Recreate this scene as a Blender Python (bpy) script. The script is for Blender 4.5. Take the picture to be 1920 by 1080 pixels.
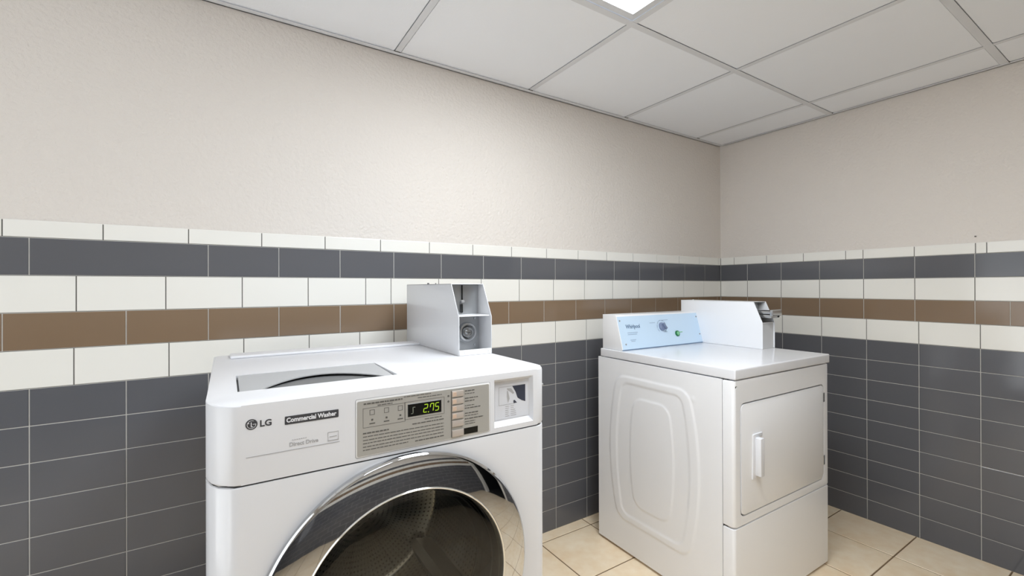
import bpy, bmesh, math, random
from mathutils import Vector, Matrix
random.seed(7)
SC = bpy.context.scene
COL = SC.collection
for o in list(bpy.data.objects):
    bpy.data.objects.remove(o)

# ------------------------------------------------------------------ camera
F_PX, PY, PITCH, ROLL, YAW = 835.714, 537.02, 0.00194, -0.00319, -0.5700
CAM = Vector((-2.7427, -1.7297, 1.1852))
cd = bpy.data.cameras.new('camera'); cam = bpy.data.objects.new('camera', cd); COL.objects.link(cam)
cd.sensor_fit = 'HORIZONTAL'; cd.sensor_width = 36.0
cd.lens = F_PX / 1920 * 36.0
cd.shift_y = -(540 - PY) / 1920
cd.clip_start = 0.02; cd.clip_end = 50
_c, _s = math.cos(YAW), math.sin(YAW)
_fw = Vector((-_s, _c, 0)); _rt = Vector((_c, _s, 0)); _up = Vector((0, 0, 1))
_F = _fw * math.cos(PITCH) + _up * math.sin(PITCH)
_U = -_fw * math.sin(PITCH) + _up * math.cos(PITCH)
_R = _rt * math.cos(ROLL) + _U * math.sin(ROLL)
_U2 = -_rt * math.sin(ROLL) + _U * math.cos(ROLL)
m = Matrix.Identity(4)
for i in range(3):
    m[i][0] = _R[i]; m[i][1] = _U2[i]; m[i][2] = -_F[i]; m[i][3] = CAM[i]
cam.matrix_world = m
SC.camera = cam

# ------------------------------------------------------------------ world and exposure
LAMPS = [13.6, 5.0]     # radiance of the diffusers: seen troffer, then the added unseen one
SKY = 2.7
w = bpy.data.worlds.new('world'); SC.world = w; w.use_nodes = True
_nt = w.node_tree; _bg = _nt.nodes['Background']; _bg.inputs[1].default_value = SKY
# overcast sky above the horizon, a brighter lower half added to throw light onto the ceiling
_tc = _nt.nodes.new('ShaderNodeTexCoord'); _sx = _nt.nodes.new('ShaderNodeSeparateXYZ'); _rp = _nt.nodes.new('ShaderNodeValToRGB')
_nt.links.new(_tc.outputs['Generated'], _sx.inputs[0]); _nt.links.new(_sx.outputs['Z'], _rp.inputs[0]); _nt.links.new(_rp.outputs[0], _bg.inputs[0])
_rp.color_ramp.elements[0].position = 0.0; _rp.color_ramp.elements[0].color = (.93, .97, 1.0, 1)
_rp.color_ramp.elements[1].position = 0.02; _rp.color_ramp.elements[1].color = (.60, .64, .68, 1)
vs = SC.view_settings
vs.view_transform = 'Standard'; vs.look = 'None'; vs.gamma = 1.0; vs.use_curve_mapping = False
vs.exposure = 0.20
SC.cycles.max_bounces = 10; SC.cycles.diffuse_bounces = 6
SC.cycles.glossy_bounces = 5; SC.cycles.transparent_max_bounces = 12
SC.cycles.use_denoising = True
SC.cycles.sample_clamp_indirect = 6.0
SC.cycles.blur_glossy = 0.3
SC.cycles.caustics_reflective = False; SC.cycles.caustics_refractive = False

# ------------------------------------------------------------------ materials
def s2l(c):
    return tuple(((v / 255) / 12.92 if v / 255 <= .04045 else ((v / 255 + .055) / 1.055) ** 2.4) for v in c) + (1,)
MATS = {}
def mat(name, rgb, rough=.5, metal=0., spec=.5, coat=0., emit=None, es=0., bump=None, var=None):
    """rgb sRGB 0-255; bump=(scale, distance, detail); var=(scale, amount)"""
    if name in MATS: return MATS[name]
    M = bpy.data.materials.new(name); M.use_nodes = True
    nt = M.node_tree; b = nt.nodes['Principled BSDF']
    c = s2l(rgb)
    b.inputs['Base Color'].default_value = c
    b.inputs['Roughness'].default_value = rough
    b.inputs['Metallic'].default_value = metal
    b.inputs['Specular IOR Level'].default_value = spec
    b.inputs['Coat Weight'].default_value = coat
    b.inputs['Coat Roughness'].default_value = .05
    if emit: b.inputs['Emission Color'].default_value = s2l(emit); b.inputs['Emission Strength'].default_value = es
    tc = nt.nodes.new('ShaderNodeTexCoord')
    if bump:
        n = nt.nodes.new('ShaderNodeTexNoise'); n.inputs['Scale'].default_value = bump[0]; n.inputs['Detail'].default_value = bump[2]
        bp = nt.nodes.new('ShaderNodeBump'); bp.inputs['Distance'].default_value = bump[1]
        nt.links.new(tc.outputs['Object'], n.inputs['Vector']); nt.links.new(n.outputs['Fac'], bp.inputs['Height'])
        nt.links.new(bp.outputs['Normal'], b.inputs['Normal'])
    # gentle natural variation of the colour
    va = var or (3.0, .03)
    n2 = nt.nodes.new('ShaderNodeTexNoise'); n2.inputs['Scale'].default_value = va[0]; n2.inputs['Detail'].default_value = 3
    mr = nt.nodes.new('ShaderNodeMapRange'); mr.inputs[3].default_value = 1 - va[1]; mr.inputs[4].default_value = 1 + va[1]
    hs = nt.nodes.new('ShaderNodeHueSaturation'); hs.inputs['Color'].default_value = c
    nt.links.new(tc.outputs['Object'], n2.inputs['Vector']); nt.links.new(n2.outputs['Fac'], mr.inputs[0])
    nt.links.new(mr.outputs[0], hs.inputs['Value']); nt.links.new(hs.outputs[0], b.inputs['Base Color'])
    MATS[name] = M
    return M

M_PAINT = mat('wall_paint', (218, 212, 206), .62, spec=.3, bump=(85, .0035, 3), var=(1.2, .012))
M_GROUT = mat('grout', (186, 184, 180), .9, spec=.1, var=(30, .12))
M_GROUTD = mat('grey_grout', (98, 96, 93), .9, spec=.1, var=(30, .15))
M_WHITE = mat('white_glazed_tile', (233, 232, 227), .10, var=(2, .02))
M_DARK = mat('charcoal_glazed_tile', (93, 94, 99), .10, var=(2.5, .05))
M_BROWN = mat('brown_glazed_tile', (128, 108, 88), .12, var=(3, .05))
M_CEIL = mat('ceiling_board', (240, 243, 248), .9, spec=.1, bump=(220, .0004, 3), var=(6, .01))
M_GRID = mat('ceiling_grid_paint', (218, 220, 224), .45)
M_GRIDSHADOW = mat('ceiling_grid_painted_shadow', (90, 88, 84), .8)
M_APPL = mat('white_enamel', (224, 225, 229), .22, coat=.25, var=(1.5, .006))
M_APPL2 = mat('white_textured_enamel', (235, 236, 239), .28, coat=.2, bump=(700, .00008, 2), var=(1.5, .006))
M_PLAST = mat('white_moulded_plastic', (222, 223, 227), .3, var=(1.5, .006))
M_LGREY = mat('light_grey_plastic', (206, 206, 207), .4)
M_LID = mat('grey_lid_plastic', (170, 171, 173), .45)
M_POCK = mat('pocket_grey_plastic', (108, 109, 110), .55)
M_MGREY = mat('mid_grey_plastic', (150, 150, 150), .5)
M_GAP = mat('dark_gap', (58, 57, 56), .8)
M_BLACK = mat('black_plastic', (16, 17, 16), .2)
M_SILVER = mat('silver_printed_panel', (178, 176, 171), .35, metal=.25)
M_SILVRIM = mat('pale_panel_rim', (224, 224, 224), .3)
M_BTN = mat('button_silver', (190, 180, 172), .3, metal=.2)
M_BTNAMB = mat('button_amber_window', (204, 178, 158), .35)
M_INK = mat('dark_grey_ink', (62, 62, 66), .5)
M_INK2 = mat('mid_grey_ink', (92, 90, 87), .6)
M_INK3 = mat('pale_grey_ink', (172, 172, 174), .6)
M_NAVY = mat('navy_print', (58, 62, 76), .4)
M_BADGEW = mat('badge_white_ink', (226, 227, 232), .5)
M_STICK = mat('sticker_paper', (214, 216, 222), .5)
M_LED = mat('led_segments', (120, 150, 30), .5, emit=(190, 225, 50), es=.45)
M_LEDOFF = mat('led_dim_segments', (130, 135, 120), .5)
M_STEEL = mat('zinc_plated_steel', (196, 198, 200), .25, metal=.9)
M_STEELD = mat('brushed_steel_plate', (182, 185, 188), .33, metal=.85)
M_CHROME = mat('smoked_chrome', (206, 207, 209), .035, metal=1.0, var=(2, .01))
M_BRIGHT = mat('bright_chrome_rim', (225, 224, 218), .12, metal=.9)
M_RUB = mat('grey_rubber_gasket', (62, 62, 62), .5)
M_BLUE = mat('pale_blue_film', (196, 218, 238), .3, var=(2, .02))
M_BLUEINK = mat('blue_grey_ink', (96, 120, 148), .5)
M_BLUEPALE = mat('pale_blue_ink', (160, 182, 204), .5)
M_GREEN = mat('green_button_ring', (20, 110, 60), .35)
M_GREENL = mat('light_green_button', (120, 190, 140), .35)
M_DOORP = mat('white_door_paint', (226, 225, 220), .35)
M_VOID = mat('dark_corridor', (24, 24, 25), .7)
M_HOSE = mat('dark_hose', (40, 40, 42), .5)

def mat_diffuser(LAMP):
    M = bpy.data.materials.new('lit_diffuser'); M.use_nodes = True
    b = M.node_tree.nodes['Principled BSDF']
    b.inputs['Base Color'].default_value = (.9, .9, .9, 1)
    b.inputs['Emission Color'].default_value = (.93, .98, 1.02, 1)
    b.inputs['Emission Strength'].default_value = LAMP
    return M

def mat_glass():
    M = bpy.data.materials.new('tinted_door_glass'); M.use_nodes = True
    nt = M.node_tree; nt.nodes.clear()
    out = nt.nodes.new('ShaderNodeOutputMaterial'); mx = nt.nodes.new('ShaderNodeMixShader')
    tr = nt.nodes.new('ShaderNodeBsdfTransparent'); tr.inputs[0].default_value = (.78, .78, .73, 1)
    gl = nt.nodes.new('ShaderNodeBsdfGlossy'); gl.inputs['Roughness'].default_value = .04; gl.inputs[0].default_value = (.9, .9, .9, 1)
    fr = nt.nodes.new('ShaderNodeFresnel'); fr.inputs[0].default_value = 1.5
    nt.links.new(fr.outputs[0], mx.inputs[0]); nt.links.new(tr.outputs[0], mx.inputs[1]); nt.links.new(gl.outputs[0], mx.inputs[2])
    nt.links.new(mx.outputs[0], out.inputs[0])
    return M
M_GLASS = mat_glass()

def mat_drum():
    M = bpy.data.materials.new('perforated_drum_steel'); M.use_nodes = True
    nt = M.node_tree; b = nt.nodes['Principled BSDF']
    b.inputs['Metallic'].default_value = .9; b.inputs['Roughness'].default_value = .24
    tc = nt.nodes.new('ShaderNodeTexCoord'); v = nt.nodes.new('ShaderNodeTexVoronoi')
    v.inputs['Scale'].default_value = 1.0; v.inputs['Randomness'].default_value = 0.0
    mp = nt.nodes.new('ShaderNodeMapping')
    nt.links.new(tc.outputs['UV'], mp.inputs[0]); nt.links.new(mp.outputs[0], v.inputs['Vector'])
    st = nt.nodes.new('ShaderNodeMath'); st.operation = 'GREATER_THAN'; st.inputs[1].default_value = .20
    mx = nt.nodes.new('ShaderNodeMix'); mx.data_type = 'RGBA'
    mx.inputs[6].default_value = s2l((110, 107, 101)); mx.inputs[7].default_value = s2l((205, 202, 195))
    nt.links.new(v.outputs['Distance'], st.inputs[0]); nt.links.new(st.outputs[0], mx.inputs[0]); nt.links.new(mx.outputs[2], b.inputs['Base Color'])
    return M
M_DRUM = mat_drum()

def mat_floor():
    """stone-look beige floor tile; coordinates are in metres (object = world)"""
    M = bpy.data.materials.new('beige_floor_tile'); M.use_nodes = True
    nt = M.node_tree; b = nt.nodes['Principled BSDF']; b.inputs['Roughness'].default_value = .32
    tc = nt.nodes.new('ShaderNodeTexCoord')
    n = nt.nodes.new('ShaderNodeTexNoise'); n.inputs['Scale'].default_value = 5; n.inputs['Detail'].default_value = 6
    n2 = nt.nodes.new('ShaderNodeTexNoise'); n2.inputs['Scale'].default_value = 22; n2.inputs['Detail'].default_value = 5
    nt.links.new(tc.outputs['Object'], n.inputs['Vector']); nt.links.new(tc.outputs['Object'], n2.inputs['Vector'])
    r = nt.nodes.new('ShaderNodeValToRGB')
    r.color_ramp.elements[0].position = .3; r.color_ramp.elements[0].color = s2l((232, 206, 170))
    r.color_ramp.elements[1].position = .68; r.color_ramp.elements[1].color = s2l((248, 233, 208))
    ad = nt.nodes.new('ShaderNodeMix'); ad.data_type = 'FLOAT'; ad.inputs[0].default_value = .4
    nt.links.new(n.outputs['Fac'], ad.inputs[2]); nt.links.new(n2.outputs['Fac'], ad.inputs[3])
    nt.links.new(ad.outputs[0], r.inputs[0]); nt.links.new(r.outputs[0], b.inputs['Base Color'])
    return M
M_FLOOR = mat_floor()
M_FGROUT = mat('floor_grout', (124, 104, 82), .9, spec=.1, var=(30, .1))

# ------------------------------------------------------------------ mesh helpers
def finish(bm, name, mats, parent=None, angle=32, smooth=True):
    bmesh.ops.recalc_face_normals(bm, faces=bm.faces)
    me = bpy.data.meshes.new(name); bm.to_mesh(me); bm.free()
    if not isinstance(mats, (list, tuple)): mats = [mats]
    for q in mats: me.materials.append(q)
    if smooth:
        for p in me.polygons: p.use_smooth = True
        me.set_sharp_from_angle(angle=math.radians(angle))
    o = bpy.data.objects.new(name, me); COL.objects.link(o)
    if parent is not None: o.parent = parent
    return o

def raw(bm, name, mats, parent=None, smooth=False):
    """as finish, without touching the normals (for open sheets)"""
    me = bpy.data.meshes.new(name); bm.to_mesh(me); bm.free()
    if not isinstance(mats, (list, tuple)): mats = [mats]
    for q in mats: me.materials.append(q)
    if smooth:
        for p in me.polygons: p.use_smooth = True
    o = bpy.data.objects.new(name, me); COL.objects.link(o)
    if parent is not None: o.parent = parent
    return o

def box(bm, x0, x1, y0, y1, z0, z1, bev=0., seg=2, mi=0):
    vs_ = [bm.verts.new((x, y, z)) for x in (x0, x1) for y in (y0, y1) for z in (z0, z1)]
    idx = [(0, 1, 3, 2), (4, 6, 7, 5), (0, 4, 5, 1), (2, 3, 7, 6), (0, 2, 6, 4), (1, 5, 7, 3)]
    fs = [bm.faces.new([vs_[i] for i in f]) for f in idx]
    for f in fs: f.material_index = mi
    if bev > 0:
        es = list({e for f in fs for e in f.edges})
        r = bmesh.ops.bevel(bm, geom=es, offset=bev, segments=seg, affect='EDGES', profile=.6)
        for f in r['faces']: f.material_index = mi
    return vs_

def prism(bm, pts, axis, a, b, mi=0, bev=0.):
    """extrude a closed outline. axis 'x': pts are (y,z); 'y': (x,z); 'z': (x,y)"""
    def P(p, t):
        if axis == 'x': return (t, p[0], p[1])
        if axis == 'y': return (p[0], t, p[1])
        return (p[0], p[1], t)
    A = [bm.verts.new(P(p, a)) for p in pts]; B = [bm.verts.new(P(p, b)) for p in pts]
    n = len(pts); fs = [bm.faces.new(A), bm.faces.new(B[::-1])]
    for i in range(n): fs.append(bm.faces.new((A[i], B[i], B[(i + 1) % n], A[(i + 1) % n])))
    for f in fs: f.material_index = mi
    if bev > 0:
        es = list({e for f in fs[:2] for e in f.edges})
        r = bmesh.ops.bevel(bm, geom=es, offset=bev, segments=2, affect='EDGES', profile=.6)
        for f in r['faces']: f.material_index = mi

def rrect(x0, x1, y0, y1, r, n=6):
    out = []
    for cx, cy, a0 in ((x1 - r, y1 - r, 0), (x0 + r, y1 - r, 90), (x0 + r, y0 + r, 180), (x1 - r, y0 + r, 270)):
        for i in range(n + 1):
            a = math.radians(a0 + 90 * i / n); out.append((cx + r * math.cos(a), cy + r * math.sin(a)))
    return out

def lathe_y(bm, prof, cx, cz, n=96, a0=0., a1=2 * math.pi, mi=0, close=False):
    """revolve (radius, y) profile about the y-directed axis through (cx, cz)"""
    full = abs(a1 - a0 - 2 * math.pi) < 1e-6
    rings = []
    for k in range(n if full else n + 1):
        a = a0 + (a1 - a0) * k / n
        rings.append([bm.verts.new((cx + r * math.cos(a), y, cz + r * math.sin(a))) for r, y in prof])
    K = len(rings)
    for k in range(K if full else K - 1):
        A, B = rings[k], rings[(k + 1) % K]
        for i in range(len(prof) - 1):
            f = bm.faces.new((A[i], A[i + 1], B[i + 1], B[i])); f.material_index = mi
        if close:
            f = bm.faces.new((A[-1], A[0], B[0], B[-1])); f.material_index = mi

def cyl(bm, p0, p1, r, n=24, mi=0, r1=None):
    p0, p1 = Vector(p0), Vector(p1); d = (p1 - p0).normalized()
    t = Vector((0, 0, 1)) if abs(d.z) < .9 else Vector((1, 0, 0))
    u = d.cross(t).normalized(); v = d.cross(u)
    r1 = r if r1 is None else r1
    A = [bm.verts.new(p0 + (u * math.cos(2 * math.pi * i / n) + v * math.sin(2 * math.pi * i / n)) * r) for i in range(n)]
    B = [bm.verts.new(p1 + (u * math.cos(2 * math.pi * i / n) + v * math.sin(2 * math.pi * i / n)) * r1) for i in range(n)]
    for f in [bm.faces.new(A), bm.faces.new(B[::-1])] + [bm.faces.new((A[i], B[i], B[(i + 1) % n], A[(i + 1) % n])) for i in range(n)]:
        f.material_index = mi

def boolean(o, cutbm):
    c = finish(cutbm, 'cutter', o.data.materials[0], None, smooth=False)
    for q in list(o.data.materials)[:0]: pass
    md = o.modifiers.new('b', 'BOOLEAN'); md.object = c; md.operation = 'DIFFERENCE'; md.solver = 'EXACT'
    par = o.parent; o.parent = None
    bpy.context.view_layer.update()
    dg = bpy.context.evaluated_depsgraph_get()
    me = bpy.data.meshes.new_from_object(o.evaluated_get(dg))
    o.modifiers.clear(); old = o.data; nm = old.name; o.data = me; bpy.data.meshes.remove(old); me.name = nm
    o.parent = par
    cm = c.data; bpy.data.objects.remove(c); bpy.data.meshes.remove(cm)
    for p in o.data.polygons: p.use_smooth = True
    o.data.set_sharp_from_angle(angle=math.radians(32))

def text_obj(name, body, size, mtx, mater, parent, bold=0., extrude=.0002, align='LEFT', sx=1.0):
    cu = bpy.data.curves.new(name, 'FONT'); cu.body = body; cu.size = size; cu.offset = bold; cu.extrude = extrude
    cu.align_x = align; cu.align_y = 'BOTTOM_BASELINE'; cu.resolution_u = 3
    t = bpy.data.objects.new(name + '_tmp', cu); COL.objects.link(t)
    bpy.context.view_layer.update()
    me = bpy.data.meshes.new_from_object(t.evaluated_get(bpy.context.evaluated_depsgraph_get()))
    bpy.data.objects.remove(t); bpy.data.curves.remove(cu)
    me.transform(mtx @ Matrix.Diagonal((sx, 1, 1, 1))); me.name = name
    me.materials.clear(); me.materials.append(mater)
    o = bpy.data.objects.new(name, me); COL.objects.link(o); o.parent = parent
    return o

def face_y(x, y, z):          # text plane facing -y, reading along +x
    return Matrix(((1, 0, 0, x), (0, 0, -1, y), (0, 1, 0, z), (0, 0, 0, 1)))

def thing(name, label, cat, loc=(0, 0, 0), rotz=0., group=None):
    o = bpy.data.objects.new(name, None); COL.objects.link(o); o.location = loc; o.rotation_euler = (0, 0, rotz)
    o.empty_display_size = .1
    o['label'] = label; o['category'] = cat
    if group: o['group'] = group
    return o
def struct(o, label=None, cat=None):
    o['kind'] = 'structure'
    if label: o['label'] = label
    if cat: o['category'] = cat
    return o

# ------------------------------------------------------------------ the room
H = 2.1093
XL, YF = -4.05, -3.55            # left and rear limits of the room
ROW = .1014
BANDS = [(i * ROW, (i + 1) * ROW, 1) for i in range(9)]           # charcoal field
BANDS += [(.9126, 1.018, 0), (1.018, 1.120, 2), (1.120, 1.222, 0), (1.222, 1.325, 1), (1.325, 1.374, 0)]
TILE_D = .006
def tile_wall(name, s0, s1, P, joints, holes=()):
    """P(s, z, out) -> point. joints[i] -> list of joint positions for band i. Surface of the tiles is out=0."""
    bm = bmesh.new()
    def quad(a, b, c, d, mi):
        f = bm.faces.new([bm.verts.new(P(*p)) for p in (a, b, c, d)]); f.material_index = mi
    def spans_at(z):
        out, cur = [], s0
        for h0, h1, za, zb in sorted(holes):
            if za - .001 <= z <= zb: out.append((cur, h0)); cur = h1
        return out + [(cur, s1)]
    ztop = 1.374; e = .006
    GO = -.0014
    for a, b in spans_at(1.5):
        a -= e * (a == s0); b += e * (b == s1)
        quad((a, ztop - .004, -TILE_D * .6), (b, ztop - .004, -TILE_D * .6), (b, H + .03, -TILE_D * .6), (a, H + .03, -TILE_D * .6), 0)
    for h0, h1, za, zb in holes:
        quad((h0, zb, -TILE_D * .6), (h1, zb, -TILE_D * .6), (h1, H + .03, -TILE_D * .6), (h0, H + .03, -TILE_D * .6), 0)
    g = .0013; bv = .0010
    for bi, (z0, z1, col) in enumerate(BANDS):
        spans = spans_at((z0 + z1) / 2)
        for a, b in spans:
            a -= e * (a == s0); b += e * (b == s1)
            zt_ = z1 - (.003 if bi == len(BANDS) - 1 else 0)
            quad((a, z0, GO), (b, z0, GO), (b, zt_, GO), (a, zt_, GO), 5 if col == 0 else 1)
        js = sorted(joints(bi))
        for a0, a1 in zip(js[:-1], js[1:]):
            for sa, sb in spans:
                p, q = max(a0, sa), min(a1, sb)
                if q - p < .004: continue
                x0, x1, y0, y1 = p + g, q - g, z0 + g, z1 - g
                if bi == 0: y0 = z0 + .0005
                t = [random.gauss(0, .00016) for _ in range(3)]
                def top(x, y):
                    u = (x - x0) / (x1 - x0) - .5; v = (y - y0) / (y1 - y0) - .5
                    return t[0] * u * 2 + t[1] * v * 1.2
                tb = bv * (2.6 if bi == len(BANDS) - 1 else 1)
                B = [bm.verts.new(P(x, y, -TILE_D * .5)) for x, y in ((x0, y0), (x1, y0), (x1, y1), (x0, y1))]
                M_ = [bm.verts.new(P(x, y, -.0009)) for x, y in ((x0, y0), (x1, y0), (x1, y1), (x0, y1))]
                T = [bm.verts.new(P(x, y, top(x, y))) for x, y in ((x0 + bv, y0 + bv), (x1 - bv, y0 + bv), (x1 - bv, y1 - tb), (x0 + bv, y1 - tb))]
                mi = 2 + col
                fs = [bm.faces.new(T)]
                for L0, L1 in ((B, M_), (M_, T)):
                    for i in range(4): fs.append(bm.faces.new((L0[i], L0[(i + 1) % 4], L1[(i + 1) % 4], L1[i])))
                for f in fs: f.material_index = mi
    o = raw(bm, name, [M_PAINT, M_GROUT, M_WHITE, M_DARK, M_BROWN, M_GROUTD])
    return struct(o)

def grid(lo, hi, phase, step=.2016):
    k0 = math.floor((lo - phase) / step); out = []
    x = phase + k0 * step
    while x < hi + step: out.append(min(max(x, lo), hi)); x += step
    return sorted(set(out + [lo, hi]))
def back_joints(bi):
    lo, hi = XL, 0.0
    if bi < 9 : return grid(lo, hi, -.1706)
    if bi == 9: return [x for x in grid(lo, hi, -.1706) if x > -2.35] + [-2.318, -2.494, -2.694, -2.892, -3.106, -3.31, -3.51, -3.71, -3.91, XL]
    if bi == 10: return [x for x in grid(lo, hi, -.1706) if x < -1.9 and abs(x + 3.195) > .01] + [-3.245] + [x for x in grid(lo, hi, -.0385) if x > -1.9]
    if bi == 11:
        return [x for x in grid(lo, hi, -.08, .2014) if x < -2.2] + [x for x in grid(lo, hi, -.182) if x > -2.2]
    if bi == 12: return [x for x in grid(lo, hi, -.1706) if abs(x + 2.993) > .02]
    return grid(lo, hi, -.025, .20125)
def side_joints(bi):
    lo, hi = YF, 0.0
    if bi <= 9: return grid(lo, hi, -.1815, .2036)
    if bi == 10: return [-1.287] + grid(lo, hi, -.1775, .2012)
    if bi in (11, 12): return grid(lo, hi, -.1775, .2012)
    return [y for y in grid(lo, hi, -.091, .204) if y > -.72] + [-.779, -.981, -1.186, -1.22, -1.42, -1.62, -1.82, -2.02, YF]
tile_wall('wall_back', XL, 0, lambda s, z, o: (s, -o, z), back_joints)
tile_wall('wall_right', YF, 0, lambda s, z, o: (-o, s, z), side_joints, holes=[(-3.35, -2.50, 0, 2.03)])
# the two walls behind the camera, seen only as reflections in the machine's chrome and the glazed tiles
tile_wall('wall_left', YF, 0, lambda s, z, o: (XL + o, s, z), lambda b: grid(YF, 0, -.1706 + .1 * (b % 2)), holes=[(-1.95, -.35, .1014, 1.98)])
tile_wall('wall_front', XL, 0, lambda s, z, o: (s, YF + o, z), lambda b: grid(XL, 0, -.1706 + .1 * (b % 2)))

# floor
bm = bmesh.new()
fy = [-.37 - .3065 * k for k in range(-2, 12)]; fx = [.03 - .3105 * k for k in range(0, 15)]
f = bm.faces.new([bm.verts.new(p) for p in ((XL, YF - 1.2, -.0018), (0.01, YF - 1.2, -.0018), (0.01, 0.01, -.0018), (XL, 0.01, -.0018))]); f.material_index = 1
for i in range(len(fx) - 1):
    for j in range(len(fy) - 1):
        x1, x0, y1, y0 = min(fx[i], .004), max(fx[i + 1], XL), min(fy[j], .004), max(fy[j + 1], YF - 1.2)
        if x1 - x0 < .01 or y1 - y0 < .01: continue
        g = .0028; b_ = .0015
        B = [bm.verts.new(p) for p in ((x0 + g, y0 + g, -.0018), (x1 - g, y0 + g, -.0018), (x1 - g, y1 - g, -.0018), (x0 + g, y1 - g, -.0018))]
        T = [bm.verts.new(p) for p in ((x0 + g + b_, y0 + g + b_, 0), (x1 - g - b_, y0 + g + b_, 0), (x1 - g - b_, y1 - g - b_, 0), (x0 + g + b_, y1 - g - b_, 0))]
        bm.faces.new(T)
        for q in range(4): bm.faces.new((B[q], B[(q + 1) % 4], T[(q + 1) % 4], T[q]))
struct(raw(bm, 'floor', [M_FLOOR, M_FGROUT]))

# ceiling boards and their T-bar grid
CS, C0, MY = .63732, -.26342, .6386
cxs = [C0 - CS * k for k in range(0, 7)]; cys = [-MY * k for k in range(1, 7)]
LIGHTS = [(3, 1, 2), (4, 3, 1)]           # (column, row, rows long); the second is an added, unseen fill
lit = {(i, j + k) for i, j, n in LIGHTS for k in range(n)}
bm = bmesh.new()
ex = [0.0] + [x for x in cxs if x > XL] + [XL]; ey = [0.0] + [y for y in cys if y > YF] + [YF]
for i in range(len(ex) - 1):
    for j in range(len(ey) - 1):
        if (i, j) in lit: continue
        x1, x0, y1, y0 = ex[i], ex[i + 1], ey[j], ey[j + 1]
        g = .0105; zt = H + .0024
        outer = [(x0, y0), (x1, y0), (x1, y1), (x0, y1)]
        inn = [(x0 + g, y0 + g), (x1 - g, y0 + g), (x1 - g, y1 - g), (x0 + g, y1 - g)]
        in2 = [(x0 + g + .004, y0 + g + .004), (x1 - g - .004, y0 + g + .004), (x1 - g - .004, y1 - g - .004), (x0 + g + .004, y1 - g - .004)]
        O = [bm.verts.new((x, y, H + .010)) for x, y in outer]; I = [bm.verts.new((x, y, H + .010)) for x, y in inn]
        J = [bm.verts.new((x, y, zt)) for x, y in in2]
        bm.faces.new(J)
        for q in range(4):
            bm.faces.new((I[q], I[(q + 1) % 4], J[(q + 1) % 4], J[q])); bm.faces.new((O[q], O[(q + 1) % 4], I[(q + 1) % 4], I[q]))
struct(raw(bm, 'ceiling', M_CEIL))
bm = bmesh.new()
def tbar(bm, x0, x1, y0, y1, dz=0.):
    box(bm, x0, x1, y0, y1, H + dz, H + dz + .0012)
for y in cys:
    if y > YF:
        for sx0, sx1 in ([(XL, ex[4]), (ex[3], -.002)] if abs(y - cys[1]) < .01 else [(XL, -.002)]):
            tbar(bm, sx0, sx1, y - .0125, y + .0125); box(bm, sx0, sx1, y - .001, y + .001, H + .001, H + .03)
for x in cxs:
    if x > XL: tbar(bm, x - .0115, x + .0115, YF, -.002, .0006); box(bm, x - .001, x + .001, YF, -.002, H + .001, H + .03)
struct(finish(bm, 'trim_1', M_GRID, smooth=False))
def wall_angle(name, pts_fn, length0, length1):
    bm = bmesh.new()
    for (a0, a1, b0, b1) in ((0, .021, H - .002, H + .0002), (0, .0018, H - .002, H + .024)):
        x0, x1, y0, y1 = pts_fn(a0, a1)
        box(bm, x0, x1, y0, y1, b0, b1)
    struct(finish(bm, name, M_GRID, smooth=False))
wall_angle('trim_2', lambda a, b: (XL, -.003, .0036 - b - .003, .0036 - a), 0, 0)
wall_angle('trim_3', lambda a, b: (-b * .7, -a + .0036, YF, -.022), 0, 0)
# dark boxes standing in for the shadow where bars meet the wall angle
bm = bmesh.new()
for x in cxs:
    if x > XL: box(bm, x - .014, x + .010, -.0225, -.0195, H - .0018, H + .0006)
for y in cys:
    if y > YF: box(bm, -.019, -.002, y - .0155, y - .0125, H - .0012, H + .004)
struct(finish(bm, 'trim_shadow_4', M_GRIDSHADOW, smooth=False))

# ceiling lights
for n_, (i, j, nj) in enumerate(LIGHTS):
    x1, x0, y1, y0 = ex[i], ex[i + 1], ey[j], ey[j + nj]
    cx, cy = (x0 + x1) / 2, (y0 + y1) / 2; hw, hh = (x1 - x0) / 2 - .012, (y1 - y0) / 2 - .013
    lb = ['long lit ceiling panel over the front-loading washer', 'square dim ceiling panel added unseen behind the camera as fill light'][n_]
    t = thing('ceiling_light', lb, 'ceiling light', (cx, cy, H), group='lit panels in the ceiling grid')
    bm = bmesh.new()
    fo = rrect(-hw, hw, -hh, hh, .001, 1); fi = rrect(-hw + .03, hw - .03, -hh + .03, hh - .03, .001, 1)
    A = [bm.verts.new((x, y, .004)) for x, y in fo]; B = [bm.verts.new((x, y, .0005)) for x, y in fi]; C_ = [bm.verts.new((x, y, .010)) for x, y in fi]
    D = [bm.verts.new((x, y, .03)) for x, y in fo]
    for k in range(len(fo)):
        kk = (k + 1) % len(fo)
        bm.faces.new((A[k], A[kk], B[kk], B[k])); bm.faces.new((B[k], B[kk], C_[kk], C_[k])); bm.faces.new((A[kk], A[k], D[k], D[kk]))
    finish(bm, 'frame', M_GRID, t, smooth=False)
    bm = bmesh.new()
    bm.faces.new([bm.verts.new((x, y, .006)) for x, y in ((-hw + .03, -hh + .03), (-hw + .03, hh - .03), (hw - .03, hh - .03), (hw - .03, -hh + .03))])
    raw(bm, 'diffuser', mat_diffuser(LAMPS[n_]), t)

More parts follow.
